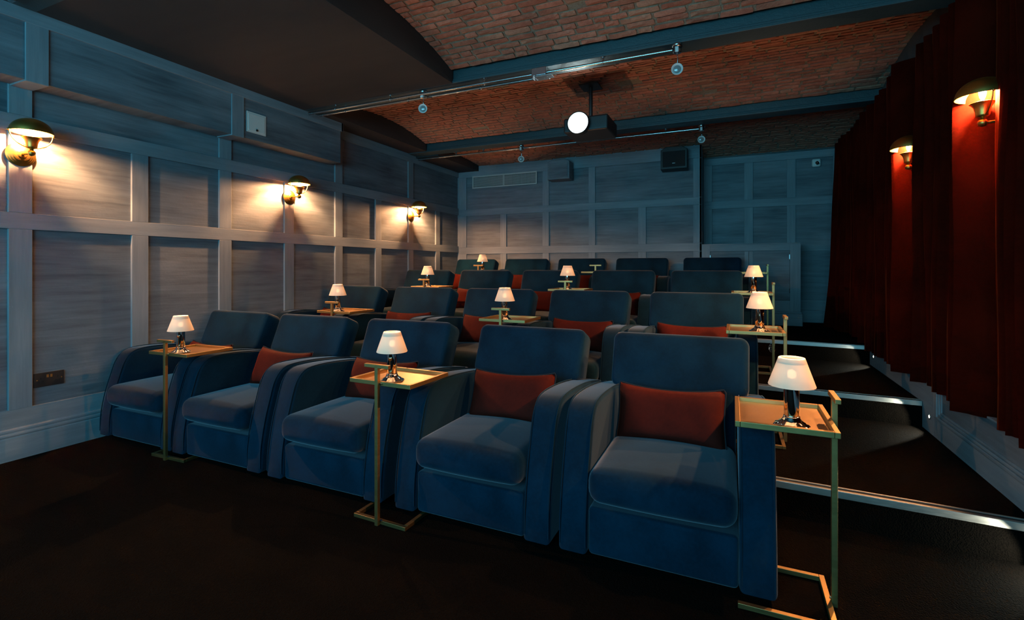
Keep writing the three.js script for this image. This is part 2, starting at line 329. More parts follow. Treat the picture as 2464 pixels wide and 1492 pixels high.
// ------------------------------------------------------------------ boxed soffit on the left wall
{
  const w = thing('trim_4', 'boxed blue-grey panelled soffit above the wall lamps', 'soffit', [0, 0, 0], null, 'structure');
  const X0 = WX, X1 = -4.205, y0 = 2.515, y1 = 2.985, zE = -4.405;
  const posts = [[-1.715, -1.595], [-3.155, -3.032], [-0.26, -0.14], [1.2, 1.32]];
  part('box', box(X0, X1 - 0.004, y0 + 0.004, y1, zE, FZ, 0.002), M.frame, w);
  const cuts = [zE, -3.155, -3.032, -1.715, -1.595, -0.26, -0.14, 1.2];
  for (let i = 0; i < cuts.length; i += 2) {
    part('panel', box(X1 - 0.006, X1 + 0.003, y0, 2.89, cuts[i], cuts[i + 1], 0.002), M.panel, w);
    part('underside_panel', box(X0, X1 - 0.007, y0, y0 + 0.010, cuts[i], cuts[i + 1], 0.002), M.panel, w);
  }
  for (const [a, b] of posts) part('post', box(X0, X1 + 0.015, y0 - 0.010, 2.89, a, b, 0.003, true), M.frame, w);
  part('top_trim', box(X1 - 0.02, X1 + 0.017, 2.886, 2.985, zE - 0.03, FZ, 0.004), M.frame, w);
  part('top_trim', box(X0, X1 + 0.017, 2.886, 2.985, zE - 0.031, zE - 0.001, 0.004), M.frame, w);
}

// ------------------------------------------------------------------ ceilings, beams and brick vaults
const BEAMS = [[-1.45, -1.65], [-3.85, -4.05], [-5.99, -6.19]];
solo('ceiling', box(-4.6, 1.5, 3.34, 3.5, -8.3, FZ, 0, false, false), M.masonry, 'dark slab above the brick vaults', 'ceiling', [0, 0, 0], null, 'structure');
solo('ceiling', box(-4.6, 1.5, 3.0, 3.34, -1.45, FZ, 0, false, false), M.darkCeiling, 'dark flat ceiling over the front of the room', 'ceiling', [0, 0, 0], null, 'structure');
solo('ceiling', box(WX, -2.34, 2.973, 3.34, -3.86, -1.64, 0.002), M.darkCeiling, 'broad dark brown plastered ceiling above the front armchairs', 'ceiling', [0, 0, 0], null, 'structure');
solo('ceiling', box(WX, -4.08, 2.985, 3.34, -6.0, -4.04, 0.002), M.darkCeiling, 'narrow dark ceiling strip between the two iron beams', 'ceiling', [0, 0, 0], null, 'structure');
solo('ceiling', box(WX, -4.0, 2.95, 3.34, BZ, -6.18, 0.002), M.darkCeiling, 'small dark boxed ceiling in the corner above the air grille', 'ceiling', [0, 0, 0], null, 'structure');
BEAMS.forEach(([a, b], i) => {
  const t = thing('beam', ['teal painted iron beam nearest the screen', 'teal painted iron beam with two conduits under it', 'teal painted iron beam with a single conduit under it'][i], 'beam', [0, 0, 0], null, 'structure');
  part('flange', box(-4.40, 1.36, 2.972, 2.998, b, a, 0.006), M.beam, t);
  part('flange_step', box(-4.40, 1.36, 2.996, 3.018, b + 0.012, a - 0.012, 0.006), M.beam, t);
  part('web', box(-4.40, 1.36, 3.016, 3.34, b + 0.022, a - 0.022, 0.004), M.beam, t);
});
const VAULTS = [
  { label: 'brick vault of the bay nearest the screen', z: [-3.832, -1.668], x: [-2.34, 1.36], y: z => 3.245 - (z + 2.76) ** 2 / 6.84, see: z => z < -2.3 },
  { label: 'brick vault between the two iron beams with conduits', z: [-5.972, -4.068], x: [-4.08, 1.36], y: z => 3.21 - (z + 5.02) ** 2 / 6.84, see: z => z < -4.55 },
  { label: 'shallow brick vault above the panelled back wall', z: [-7.98, -6.208], x: [-4.0, 1.36], y: z => { const t = z + 6.19; return 3.05 - 0.1016 * t - 0.0933 * t * t; }, see: () => false },
];
// worn bricks: a few shapes, chipped at the corners
const brickShapes = [];
for (let v = 0; v < 6; v++) {
  const g = new THREE.BoxGeometry(1, 1, 1, 4, 1, 2); const p = g.attributes.position, key = {};
  for (let i = 0; i < p.count; i++) {
    const x = p.getX(i), y = p.getY(i), z = p.getZ(i), k = [x, y, z].map(q => q.toFixed(2)).join();
    const e = key[k] ??= [rr(-0.012, 0.012), rr(0.0, 0.10), rr(-0.035, 0.035), rr(0, 1)];
    const corner = Math.abs(x) > 0.45 && Math.abs(z) > 0.45;
    p.setXYZ(i, x * (corner ? 0.965 : 1) + e[0], y < 0 ? y + e[1] * (Math.abs(z) > 0.4 || Math.abs(x) > 0.45 ? 1.6 : 0.35) : y, z * (corner ? 0.93 : 1) + e[2]);
  }
  let n = g.toNonIndexed(); n.computeVertexNormals(); n = toCreasedNormals(n, 0.25);
  brickShapes.push(n);
}
const brickUV = brickShapes.map(g => { const h = g.clone(); const p = h.attributes.position, uv = h.attributes.uv, o = [rr(0, 1), rr(0, 1)]; for (let i = 0; i < p.count; i++) uv.setXY(i, p.getX(i) * 0.215 + o[0], p.getZ(i) * 0.05 + o[1]); return h; });
const fwd = new THREE.Vector3(-Math.sin(camera.rotation.y), 0, -Math.cos(camera.rotation.y));
VAULTS.forEach((V, vi) => {
  const t = thing('ceiling', V.label, 'vault', [0, 0, 0], null, 'structure');
  const [z1, z0] = V.z, out = [], N = 28;
  for (let i = 0; i <= N; i++) { const z = lerp(z0, z1, i / N); out.push([z, V.y(z) + 0.011]); }
  out.push([z1, 3.34], [z0, 3.34]);
  part('mortar', boxUV(toCreasedNormals(acrossX(out, V.x[0], V.x[1]), 0.4)), M.mortar, t);
  // courses along x
  const list = [];
  let z = z1 + 0.030;
  for (let row = 0; z < z0 - 0.03; row++) {
    const e = 0.01, slope = (V.y(z + e) - V.y(z - e)) / (2 * e), ang = Math.atan(slope);
    let x = V.x[0] + 0.006 - (row % 2 ? 0.1 : 0) - rr(0, 0.05);
    while (x < V.x[1] - 0.02) {
      const L = rnd() < 0.24 ? rr(0.095, 0.115) : rr(0.200, 0.226), j = rr(0.012, 0.020);
      const a = Math.max(x, V.x[0] + 0.004), b = Math.min(x + L, V.x[1] - 0.002);
      if (b - a > 0.04 && rnd() > 0.006) list.push({ x: (a + b) / 2, L: b - a, z: z + rr(-0.002, 0.002), y: V.y(z), ang, d: (a + b) / 2 * fwd.x + z * fwd.z });
      x += L + j;
    }
    z += (0.050 + rr(0.013, 0.017)) * Math.cos(ang);
  }
  const own = list.filter(b => V.see(b.z)).sort((a, b) => a.d - b.d).filter(b => b.d > (vi === 0 ? 2.6 : 3.9)).slice(0, 300);
  const set = new Set(own), rest = [[], []];
  for (const b of list) {
    const k = Math.floor(rnd() * 6), m = Math.floor(rnd() * M.bricks.length), flip = rnd() < 0.5 ? Math.PI : 0;
    const q = new THREE.Quaternion().setFromEuler(new THREE.Euler(-b.ang + rr(-.02, .02), flip + rr(-.01, .01), 0, 'XYZ'));
    const mat = new THREE.Matrix4().compose(new THREE.Vector3(b.x, b.y + 0.022 + rr(-0.003, 0.003), b.z), q, new THREE.Vector3(b.L, 0.044, 0.050 + rr(-.003, .003)));
    if (set.has(b)) { const me = part('brick', brickUV[k], M.bricks[m], t); mat.decompose(me.position, me.quaternion, me.scale); } else rest[m % 2].push(brickUV[k].clone().applyMatrix4(mat));
  }
  rest.forEach((r, i) => { if (r.length) { const me = part('brickwork', merge(r), M.bricks[i ? 1 : 3], t); me.userData.kind = 'stuff'; } });
});
console.log('shell done');

// ------------------------------------------------------------------ conduits and ceiling spotlights
function conduit(x0, x1, y, z, clips, label) {
  const t = thing('conduit_pipe', label, 'pipe', [x0, y, z]);
  part('pipe', rod([0, 0, 0], [x1 - x0, 0, 0], 0.0125, 14), M.steel, t);
  part('end_collar', rod([-0.004, 0, 0], [0.05, 0, 0], 0.0155, 14), M.steel, t);
  for (const c of clips) {
    const g = merge([new THREE.TorusGeometry(0.0145, 0.0035, 6, 18).rotateY(Math.PI / 2).toNonIndexed(), new THREE.CylinderGeometry(0.006, 0.009, 0.03, 8).translate(0, 0.028, 0).toNonIndexed(), new THREE.CylinderGeometry(0.017, 0.017, 0.005, 12).translate(0, 0.041, 0).toNonIndexed()]);
    part('clip', g, M.steel, t, [c - x0, 0, 0]);
  }
}
conduit(-4.12, -0.42, 2.928, -3.865, [-3.75, -3.05, -2.02, -0.95], 'long steel conduit under the beam, running to the near spotlight');
conduit(-4.06, -1.56, 2.928, -3.955, [-3.7, -2.9, -2.1], 'shorter steel conduit beside the long one, ending at the junction box');
conduit(-4.36, -0.37, 2.930, -6.195, [-3.7, -3.25, -1.7, -0.75], 'thin steel conduit under the far beam');
conduit(-4.10, -1.0, 2.955, -1.49, [-3.4, -2.2], 'steel conduit at the corner above the soffit nearest the screen');
{
  const t = thing('junction_box', 'square grey junction box joining two conduits under the beam', 'junction box', [-1.49, 2.93, -3.89]);
  part('box', box(-0.065, 0.065, -0.03, 0.04, -0.06, 0.06, 0.006), M.steel, t);
  part('hanging_plate', box(-0.02, 0.13, -0.055, -0.048, 0.02, 0.10, 0.002), M.steel, t);
  part('bracket', merge([box(-0.055, -0.045, -0.055, -0.02, 0.02, 0.07, 0.002), box(-0.03, -0.02, -0.055, -0.02, 0.02, 0.07, 0.002)]), M.steel, t);
}
function spot(x, y, z, drop, label, yaw) {
  const t = thing('ceiling_spotlight', label, 'spotlight', [x, y, z], 'unlit ceiling spotlights under the beams');
  part('mounting_box', merge([lathe([[0, 0.042], [0.033, 0.042], [0.036, 0.036], [0.036, 0.012], [0, 0.012]], 20).toNonIndexed(), lathe([[0, 0.012], [0.032, 0.012], [0.032, -0.022], [0.028, -0.026], [0, -0.026]], 20).toNonIndexed()]), M.steel, t);
  part('lid', box(-0.012, 0.012, -0.03, 0.01, 0.028, 0.036, 0.002), M.white, t);
  part('hanger', tube([[0, -0.02, 0], [0, -0.05, 0.002], [0.004, -0.07, 0.008], [0, -drop + 0.03, 0.0]], 0.0035, 16, 6), M.steel, t);
  const h = new THREE.Group(); h.name = 'head'; h.position.set(0, -drop, 0.01); h.rotation.set(0.15, yaw, 0); t.add(h);
  const turn = g => g.rotateX(Math.PI / 2);
  part('reflector', turn(lathe([[0.012, -0.055], [0.016, -0.055], [0.018, -0.035], [0.030, -0.012], [0.041, 0.0], [0.043, 0.004], [0.039, 0.005], [0.028, -0.006], [0.016, -0.022]], 24)), M.white, h);
  part('lens', turn(lathe([[0, 0.002], [0.018, 0.001], [0.028, -0.004], [0.028, -0.006], [0, -0.006]], 24)), M.lens, h);
  part('socket', turn(lathe([[0, -0.075], [0.011, -0.075], [0.014, -0.07], [0.014, -0.052], [0, -0.052]], 16)), M.black, h);
}
spot(-2.69, 2.928, -3.90, 0.128, 'unlit spotlight under the two conduits, above the dark ceiling edge', 0.35);
spot(-0.385, 2.928, -3.865, 0.150, 'unlit spotlight at the end of the long conduit, near the curtain', 0.1);
spot(-2.66, 2.930, -6.195, 0.150, 'small unlit spotlight on the far beam above the air grille', 0.3);
spot(-0.345, 2.930, -6.195, 0.130, 'small unlit spotlight at the end of the far conduit above the recess', 0.2);

// ------------------------------------------------------------------ projector
{
  const p = [-1.42, 2.74, -4.735], t = thing('projector', 'ceiling projector with its lens shining brightly', 'projector', p);
  part('body', softBox(0.46, 0.15, 0.42, 0.02).translate(0.06, 0.0, -0.27), M.black, t);
  part('mount', merge([rod([0.06, 0.06, -0.27], [0.06, 0.44, -0.27], 0.02).toNonIndexed(), box(-0.04, 0.16, 0.43, 0.445, -0.37, -0.17, 0.002)]), M.black, t);
  const rot = g => g.rotateX(Math.PI / 2);
  part('lens_barrel', rot(lathe([[0.108, -0.09], [0.114, 0.0], [0.104, 0.0], [0.102, -0.02], [0.102, -0.09]], 32)), M.black, t);
  part('lens_glass', rot(lathe([[0, 0.010], [0.05, 0.006], [0.102, -0.008], [0.102, -0.016], [0, -0.016]], 32)), M.projectorLens, t);
  const l = new THREE.SpotLight(rgb(0.7, 0.95, 1.0), 5, 0.42, 0.4); l.position.set(p[0], p[1], p[2] + 0.03); l.target.position.set(SCREEN.x, SCREEN.y, SCREEN.z); l.castShadow = true; l.name = 'projector_beam'; scene.add(l, l.target);
}

// ------------------------------------------------------------------ curtain
{
  // crests (towards the room) of the pleats, front to back; wide gaps where a wall lamp stands
  const crest = []; let z = 1.3;
  const lampZ = [-2.10, -3.30, -4.47];
  while (z > -7.35) {
    crest.push(z);
    let step = rr(0.115, 0.175);
    for (const l of lampZ) if (z > l && z - step - 0.06 < l && z - l < 0.16) { z = l + 0.125; crest[crest.length - 1] = z; step = 0.265; }
    for (const l of lampZ) if (z > l + 0.16 && z - step < l + 0.125) step = z - (l + 0.125);
    z -= step;
  }
  const depth = crest.map(() => rr(0.135, 0.185)), depthAt = crest.map((z, i) => lampZ.some(l => z < l && z > l - 0.2) ? 0.225 : depth[i]), lean = crest.map(() => rr(-0.02, 0.02)), hem = crest.map(() => rr(-0.012, 0.012)), PER = 12, VER = 26, pos = [], uv = [], idx = [];
  const cols = [];
  for (let i = 0; i < crest.length - 1; i++) for (let k = 0; k < PER; k++) cols.push([i, k / PER]);
  cols.push([crest.length - 2, 1]);
  let run = 0, prev = null;
  const bottom = zz => zz < -5.70 ? 0.545 : 0.498;
  for (const [i, f] of cols) {
    const zc = lerp(crest[i], crest[i + 1], f), amp = lerp(depthAt[i], depthAt[i + 1], f);
    const wave = Math.pow(Math.abs(Math.cos(Math.PI * f)), 0.7);
    const xr = 1.325 - amp * wave;
    if (prev) run += Math.hypot(xr - prev[0], zc - prev[1]); prev = [xr, zc];
    const back = clamp((-6.6 - zc) / 0.7, 0, 1);
    for (let j = 0; j <= VER; j++) {
      const v = j / VER, yb = bottom(zc) + lerp(hem[i], hem[i + 1], f), y = lerp(2.84, yb, v);
      const sway = 0.010 * Math.sin(v * 5 + i * 1.7) * v + lerp(lean[i], lean[i + 1], f) * v;
      const open = 1 + 0.25 * v * Math.sin(i * 2.3) * 0.6;
      pos.push(1.325 - (1.325 - xr) * open + 0.006 * Math.sin(v * 9 + i) - back * 0.10 * (v * v + 0.35), y, zc + sway * (0.6 + wave * 0.4));
      uv.push(run, y);
    }
  }
  const R = VER + 1;
  for (let c = 0; c < cols.length - 1; c++) for (let j = 0; j < VER; j++) { const a = c * R + j, b = a + R; idx.push(a, a + 1, b, b, a + 1, b + 1); }
  const g = new THREE.BufferGeometry(); g.setAttribute('position', new THREE.Float32BufferAttribute(pos, 3)); g.setAttribute('uv', new THREE.Float32BufferAttribute(uv, 2)); g.setIndex(idx); g.computeVertexNormals();
  M.curtain.side = THREE.DoubleSide;
  const t = thing('velvet_curtain', 'long pleated dark red velvet curtain along the aisle wall', 'curtain', [0, 0, 0]);
  part('drape', g, M.curtain, t);
  part('curtain_track', box(1.26, 1.34, 2.84, 2.87, -7.4, 1.3, 0.004), M.blackMatt, t);
}

// ------------------------------------------------------------------ wall lamps
function sconce(pos, dir, reach, label) {
  const t = thing('wall_lamp', label, 'wall lamp', pos, 'brass dome wall lamps'); t.rotation.y = dir;   // local +z leads out of the wall
  const out = g => g.rotateX(Math.PI / 2);
  part('backplate', out(lathe([[0, 0.030], [0.022, 0.030], [0.026, 0.026], [0.030, 0.024], [0.044, 0.023], [0.046, 0.018], [0.056, 0.017], [0.058, 0.012], [0.068, 0.011], [0.070, 0.006], [0.078, 0.005], [0.080, 0], [0, 0]], 36)), M.sconce, t);
  part('arm', rod([0, 0, 0.02], [0, -0.004, reach], 0.0075, 12), M.sconce, t);
  part('ball', new THREE.SphereGeometry(0.021, 20, 14).translate(0, -0.004, reach), M.sconce, t);
  const up = (g) => g.translate(0, -0.004, reach);
  part('cup', up(lathe([[0, 0.018], [0.010, 0.018], [0.011, 0.026], [0.022, 0.030], [0.027, 0.034], [0.029, 0.040], [0.031, 0.060], [0.036, 0.080], [0.045, 0.094], [0.053, 0.100], [0.052, 0.102], [0.043, 0.096], [0.034, 0.082], [0.028, 0.060], [0.026, 0.042], [0, 0.040]], 32)), M.sconce, t);
  const dome = []; for (let i = 0; i <= 10; i++) { const a = i / 10 * Math.PI / 2; dome.push([Math.cos(a) * 0.111, 0.133 + Math.sin(a) * 0.096]); }
  const inner = []; for (let i = 10; i >= 0; i--) { const a = i / 10 * Math.PI / 2; inner.push([Math.cos(a) * 0.1085, 0.133 + Math.sin(a) * 0.0935]); }
  part('dome_shade', up(lathe([...dome.map(([r, y]) => [Math.max(r, 0), y]), ...inner.map(([r, y]) => [Math.max(r, 0), y])], 40)), M.sconce, t);
  const arc = []; for (let i = 0; i <= 14; i++) { const a = Math.PI + i / 14 * Math.PI; arc.push([Math.cos(a) * 0.112, 0.133 + Math.sin(a) * 0.102 - 0.004, reach]); }
  const y = part('yoke', tube(arc, 0.0032, 32, 6), M.sconce, t);
  for (const s of [-1, 1]) part('finial', new THREE.SphereGeometry(0.007, 10, 8).translate(s * 0.117, 0.129, reach), M.sconce, y);
  part('bulb', new THREE.SphereGeometry(0.016, 16, 14).scale(1, 3.2, 1).translate(0, 0.162, reach), M.sconceBulb, t);
  for (const [ly, share] of [[0.147, 0.42], [0.192, 0.58]]) { const l = new THREE.PointLight(rgb(...SCONCE.color), SCONCE.power * share); l.position.set(0, ly, reach); l.castShadow = true; l.shadow.radius = 0.7; l.name = 'wall_lamp_light'; t.add(l); }   // a tall candle bulb: two points along it
}
sconce([WX, 2.055, -1.65], Math.PI / 2, 0.145, 'largest brass dome wall lamp, on the panelling nearest the screen');
sconce([WX, 2.055, -3.853], Math.PI / 2, 0.145, 'middle brass dome wall lamp on the panelling, below the end of the soffit');
sconce([WX, 2.055, -6.057], Math.PI / 2, 0.145, 'smallest brass dome wall lamp, on the panelling near the back corner');
sconce([1.36, 2.04, -2.10], -Math.PI / 2, 0.19, 'brass dome wall lamp in the curtain beside the front armchairs');
sconce([1.36, 2.04, -3.30], -Math.PI / 2, 0.19, 'brass dome wall lamp glowing in the red curtain, nearer the camera');
sconce([1.36, 2.03, -4.47], -Math.PI / 2, 0.19, 'brass dome wall lamp glowing in the red curtain, farther from the camera');

// ------------------------------------------------------------------ step lights
[[-2.72, 0.10, 'round step light below the lowest nosing'], [-4.165, 0.285, 'round glowing step light below the middle nosing'], [-5.605, 0.45, 'round glowing step light below the top nosing']].forEach(([z, y, label]) => {
  const t = thing('step_light', label + ' in the low panelled wall', 'step light', [RX, y, z], 'step lights');
  const out = g => g.rotateZ(Math.PI / 2);
  part('bezel', out(lathe([[0.011, 0], [0.018, 0], [0.018, 0.003], [0.014, 0.005], [0.011, 0.004]], 20)), M.steel, t);
  part('bulb', out(lathe([[0, 0.006], [0.008, 0.005], [0.0115, 0.001], [0, 0]], 16)), M.stepBulb, t);
  const l = new THREE.SpotLight(rgb(...STEP.color), STEP.power, 1.35, 1.0); l.position.set(-0.012, 0, 0); l.target.position.set(-1, -0.35, -0.1); l.castShadow = true; l.name = 'step_light_beam'; t.add(l, l.target);
});

// ------------------------------------------------------------------ armchairs
const CW = 0.872, AW = 0.133, LIFT = 0.026;
function armGeometry() {
  const s = new THREE.Shape(), b = 0.02;
  s.moveTo(-0.01, LIFT + b); s.bezierCurveTo(-0.012, 0.18, -0.045, 0.34, -0.085, 0.47); s.bezierCurveTo(-0.115, 0.57, -0.13, 0.632, -0.215, 0.638);
  s.bezierCurveTo(-0.38, 0.645, -0.62, 0.622, -0.93, 0.565); s.lineTo(-0.93, 0.47); s.lineTo(-0.735, 0.22); s.lineTo(-0.735, LIFT + b); s.closePath();
  const g = new THREE.ExtrudeGeometry(s, { depth: AW - 2 * b, bevelEnabled: true, bevelThickness: b, bevelSize: b * 0.9, bevelSegments: 4, curveSegments: 10 });
  g.translate(0, 0, -(AW - 2 * b) / 2); g.rotateY(-Math.PI / 2); // shape x -> z, depth -> -x
  const n = toCreasedNormals(g.index ? g.toNonIndexed() : g, 0.6);
  return boxUV(n);
}
const armGeo = armGeometry();
const armPipe = s => tube([[s, LIFT + 0.03, 0.006], [s, 0.18, 0.0015], [s, 0.34, -0.027], [s, 0.47, -0.064], [s, 0.57, -0.098], [s, 0.632, -0.150], [s, 0.6555, -0.225], [s, 0.655, -0.40], [s, 0.632, -0.65], [s, 0.588, -0.90]], 0.0035, 48, 5);
const armPipes = [armPipe(-AW / 2 + 0.008), armPipe(AW / 2 - 0.008)];
const baseGeo = boxUV(softBox(0.604, 0.208, 0.70, 0.02, [3, 1, 3]).translate(0, LIFT + 0.104, -0.354));
const cushionGeo = boxUV(softBox(0.598, 0.150, 0.60, 0.058, [10, 2, 10], (v, h) => {
  const u = v.x / h[0], w = v.z / h[2];
  if (v.y > 0) v.y += 0.020 * (1 - u * u) * (1 - 0.5 * w * w); else v.y -= 0.004 * (1 - u * u);
  if (v.z > 0) v.z += 0.016 * (1 - u * u) * (1 - (v.y / h[1]) ** 2 * 0.7);
}).translate(0, 0.340, -0.258));
const backGeo = (() => {
  // wide above the arms, narrow between them
  const s = new THREE.Shape(), W = 0.365 - 0.03, w = 0.297 - 0.03, b = 0.03, top = 0.335 - b, r = 0.022;
  s.moveTo(-w, -0.33); s.lineTo(w, -0.33); s.lineTo(w, 0.03); s.quadraticCurveTo(W - 0.004, 0.035, W - 0.004, 0.06); s.lineTo(W, top - r); s.quadraticCurveTo(W, top, W - r, top); s.lineTo(-W + r, top); s.quadraticCurveTo(-W, top, -W, top - r); s.lineTo(-W + 0.004, 0.06); s.quadraticCurveTo(-W + 0.004, 0.035, -w, 0.03); s.closePath();
  const g = new THREE.ExtrudeGeometry(s, { depth: 0.10, bevelEnabled: true, bevelThickness: b, bevelSize: b, bevelSegments: 5, curveSegments: 8 });
  g.translate(0, 0, -0.05);
  const n = toCreasedNormals(g.index ? g.toNonIndexed() : g, 0.6);
  return boxUV(n);
})();
const backPipe = (() => { const W = 0.352, t = 0.325, pts = []; const P = [[-W + .004, 0.06], [-W, 0.18], [-W, t - 0.045], [-W + .010, t - 0.011], [-W + 0.045, t], [0, t + .001], [W - 0.045, t], [W - .010, t - 0.011], [W, t - 0.045], [W, 0.18], [W - .004, 0.06]]; for (const [x, y] of P) pts.push([x, y, 0.066]); return tube(pts, 0.0032, 60, 5); })();
function makeChair() {
  const t = new THREE.Group();
  for (const s of [-1, 1]) { const a = part('arm', armGeo, M.velvet, t, [s * (CW / 2 - AW / 2), 0, 0]); part('piping', armPipes[0], M.piping, a); part('piping', armPipes[1], M.piping, a); }
  part('base', baseGeo, M.velvet, t);
  part('seat_cushion', cushionGeo, M.velvet, t);
  const b = part('backrest', backGeo, M.velvet, t, [0, 0.575, -0.765]); b.rotation.x = -0.40; part('piping', backPipe, M.piping, b);
  for (const x of [-0.22, 0.22]) for (const z of [-0.55, -0.62]) part('foot', new THREE.CylinderGeometry(0.02, 0.016, LIFT + 0.004, 10).translate(x, LIFT / 2 + 0.002, z === -0.55 ? -0.42 : z), M.black, t);
  return t;
}
const chair0 = makeChair();
const ROWNAME = ['front row', 'second row', 'third row', 'back row'];
const SEAT = ['against the panelled wall', 'second from the panelled wall', 'middle of five', 'second from the aisle steps', 'beside the aisle steps'];
const CX = [[-3.945, -3.070, -2.146, -1.194, -0.283], [-3.90, -2.99, -2.09, -1.20, -0.288], [-3.88, -2.99, -2.08, -1.18, -0.280], [-3.89, -2.99, -2.08, -1.195, -0.270]];
for (let r = 0; r < 4; r++) for (let c = 0; c < 5; c++) {
  const o = r + c ? chair0.clone() : chair0; o.name = numbered('armchair'); scene.add(o); o.position.set(CX[r][c], H[r], ROWZ[r]); o.rotation.y = rr(-0.008, 0.008);
  o.userData = {}; tag(o, 'dark blue velvet armchair in the ' + ROWNAME[r] + ', ' + SEAT[c], 'armchair', 'blue velvet cinema armchairs');
}

// ------------------------------------------------------------------ red cushions
function pillowGeometry(w, h, d, sd) {
  const N = 22, Mv = 14, pos = [], idx = [], R = N + 1, uv = [];
  for (let s = 0; s < 2; s++) for (let j = 0; j <= Mv; j++) for (let i = 0; i <= N; i++) {
    const u = i / N * 2 - 1, v = j / Mv * 2 - 1, e = (1 - u ** 4) * (1 - v ** 4), pinch = 1 - 0.045 * (1 - Math.abs(v) ** 2) * Math.abs(u) ** 3 - 0.03 * Math.max(0, Math.abs(u) + Math.abs(v) - 1.75) * 4, pinv = 1 - 0.17 * (1 - u * u) * Math.abs(v) ** 3;
    const wr = 0.006 * Math.sin(u * 9 + sd + v * 3) * e * (Math.abs(u) ** 2);
    pos.push(u * w / 2 * pinch, v * h / 2 * pinv, (s ? -1 : 1) * (d / 2 * Math.pow(Math.max(e, 0), 0.55) + wr * (s ? -1 : 1)));
    uv.push(u * w / 2, v * h / 2);
  }
  for (let s = 0; s < 2; s++) { const o = s * R * (Mv + 1); for (let j = 0; j < Mv; j++) for (let i = 0; i < N; i++) { const a = o + j * R + i, b = a + R; if (s) idx.push(a, b, a + 1, b, b + 1, a + 1); else idx.push(a, a + 1, b, b, a + 1, b + 1); } }
  let g = new THREE.BufferGeometry(); g.setAttribute('position', new THREE.Float32BufferAttribute(pos, 3)); g.setAttribute('uv', new THREE.Float32BufferAttribute(uv, 2)); g.setIndex(idx); g = mergeVertices(g, 1e-5); g.computeVertexNormals();
  return g;
}
function pillowPipe(w, h) {
  const pts = [], add = (u, v) => pts.push([u * w / 2 * (1 - 0.045 * (1 - v * v) * Math.abs(u) ** 3 - 0.03 * Math.max(0, Math.abs(u) + Math.abs(v) - 1.75) * 4), v * h / 2 * (1 - 0.17 * (1 - u * u) * Math.abs(v) ** 3), 0]);
  for (let i = -4; i < 4; i++) add(i / 4, 1); for (let i = 4; i > -4; i--) add(1, i / 4); for (let i = 4; i > -4; i--) add(i / 4, -1); for (let i = -4; i < 4; i++) add(-1, i / 4);
  return tube(pts, 0.0042, 96, 5, true, 0.3);
}
const pillowGeos = [0, 1.3, 2.7].map(s => pillowGeometry(0.535, 0.305, 0.135, s)), pipeGeo = pillowPipe(0.535, 0.305);
for (let r = 0; r < 4; r++) for (let c = 0; c < 5; c++) {
  const t = thing('red_cushion', 'red velvet cushion on the ' + ROWNAME[r] + ' armchair ' + SEAT[c], 'cushion', [CX[r][c] + rr(-0.012, 0.02), H[r] + 0.408, ROWZ[r] - 0.452], 'red velvet cushions on the armchairs');
  t.rotation.set(-0.42 + rr(-.03, .03), rr(-.03, .03), rr(-.03, .03));
  const p = part('cover', pillowGeos[(r * 5 + c) % 3], M.redVelvet, t, [0, 0.135, 0]); part('piping', pipeGeo, M.redPiping, p);
}

// ------------------------------------------------------------------ side tables and table lamps
function makeTable() {
  // local: pole at the origin, tray and foot reach to -z
  const t = new THREE.Group(), B = 0.010;
  part('pole', box(-B, B, 0, 0.795, -B, B, 0.0015), M.brass, t);
  part('handle', box(-0.077, 0.077, 0.787, 0.805, -B, B, 0.002), M.brass, t);
  const f = part('foot_frame', merge([box(-0.165, 0.165, 0.001, 0.020, -0.030, -B, 0.0015), box(-0.165, -0.145, 0.001, 0.020, -0.335, -0.030, 0.0015), box(0.145, 0.165, 0.001, 0.020, -0.335, -0.030, 0.0015)]), M.brass, t);
  part('bolt', new THREE.CylinderGeometry(0.006, 0.006, 0.012, 8).rotateX(Math.PI / 2).translate(0.017, 0.022, -0.006), M.chrome, f);
  const d0 = -B - 0.001, d1 = -0.345, w = 0.195, y = 0.697;
  const tr = part('tray', box(-w + 0.014, w - 0.014, y, y + 0.006, d1 + 0.014, d0 - 0.014, 0.001), M.tray, t);
  const rim = (a, b, c, d) => part('rim', box(a, b, y - 0.002, y + 0.020, c, d, 0.002), M.brass, tr);
  rim(-w, w, d0 - 0.018, d0); rim(-w, w, d1, d1 + 0.018); rim(-w, -w + 0.018, d1 + 0.0181, d0 - 0.0181); rim(w - 0.018, w, d1 + 0.0181, d0 - 0.0181);
  part('bolt', new THREE.CylinderGeometry(0.006, 0.006, 0.012, 8).rotateX(Math.PI / 2).translate(0.017, 0.708, -0.004), M.chrome, tr);
  return t;
}
const lampShapes = (() => {
  const base = lathe([[0, 0.0], [0.060, 0.0], [0.061, 0.004], [0.056, 0.008], [0.047, 0.011], [0.044, 0.016], [0.036, 0.020], [0.032, 0.026], [0.028, 0.034], [0.0265, 0.040], [0, 0.040]], 48);
  const p = base.attributes.position; for (let i = 0; i < p.count; i++) { const x = p.getX(i), z = p.getZ(i), rad = Math.hypot(x, z); if (rad > 0.034) { const k = 1 + 0.045 * Math.cos(8 * Math.atan2(z, x)); p.setX(i, x * k); p.setZ(i, z * k); } } base.computeVertexNormals();
  return {
    base, stem: lathe([[0, 0.038], [0.0255, 0.038], [0.0255, 0.152], [0.022, 0.156], [0, 0.156]], 28),
    shade: lathe([[0.0775, 0.150], [0.0785, 0.152], [0.044, 0.252], [0.043, 0.2535], [0.036, 0.2535]], 40),
    ring: lathe([[0.040, 0.232], [0.0475, 0.232], [0.048, 0.238], [0.0405, 0.238], [0.040, 0.232]], 28),
    bulb: new THREE.SphereGeometry(0.015, 16, 12).scale(1, 1.15, 1).translate(0, 0.192, 0),
  };
})();
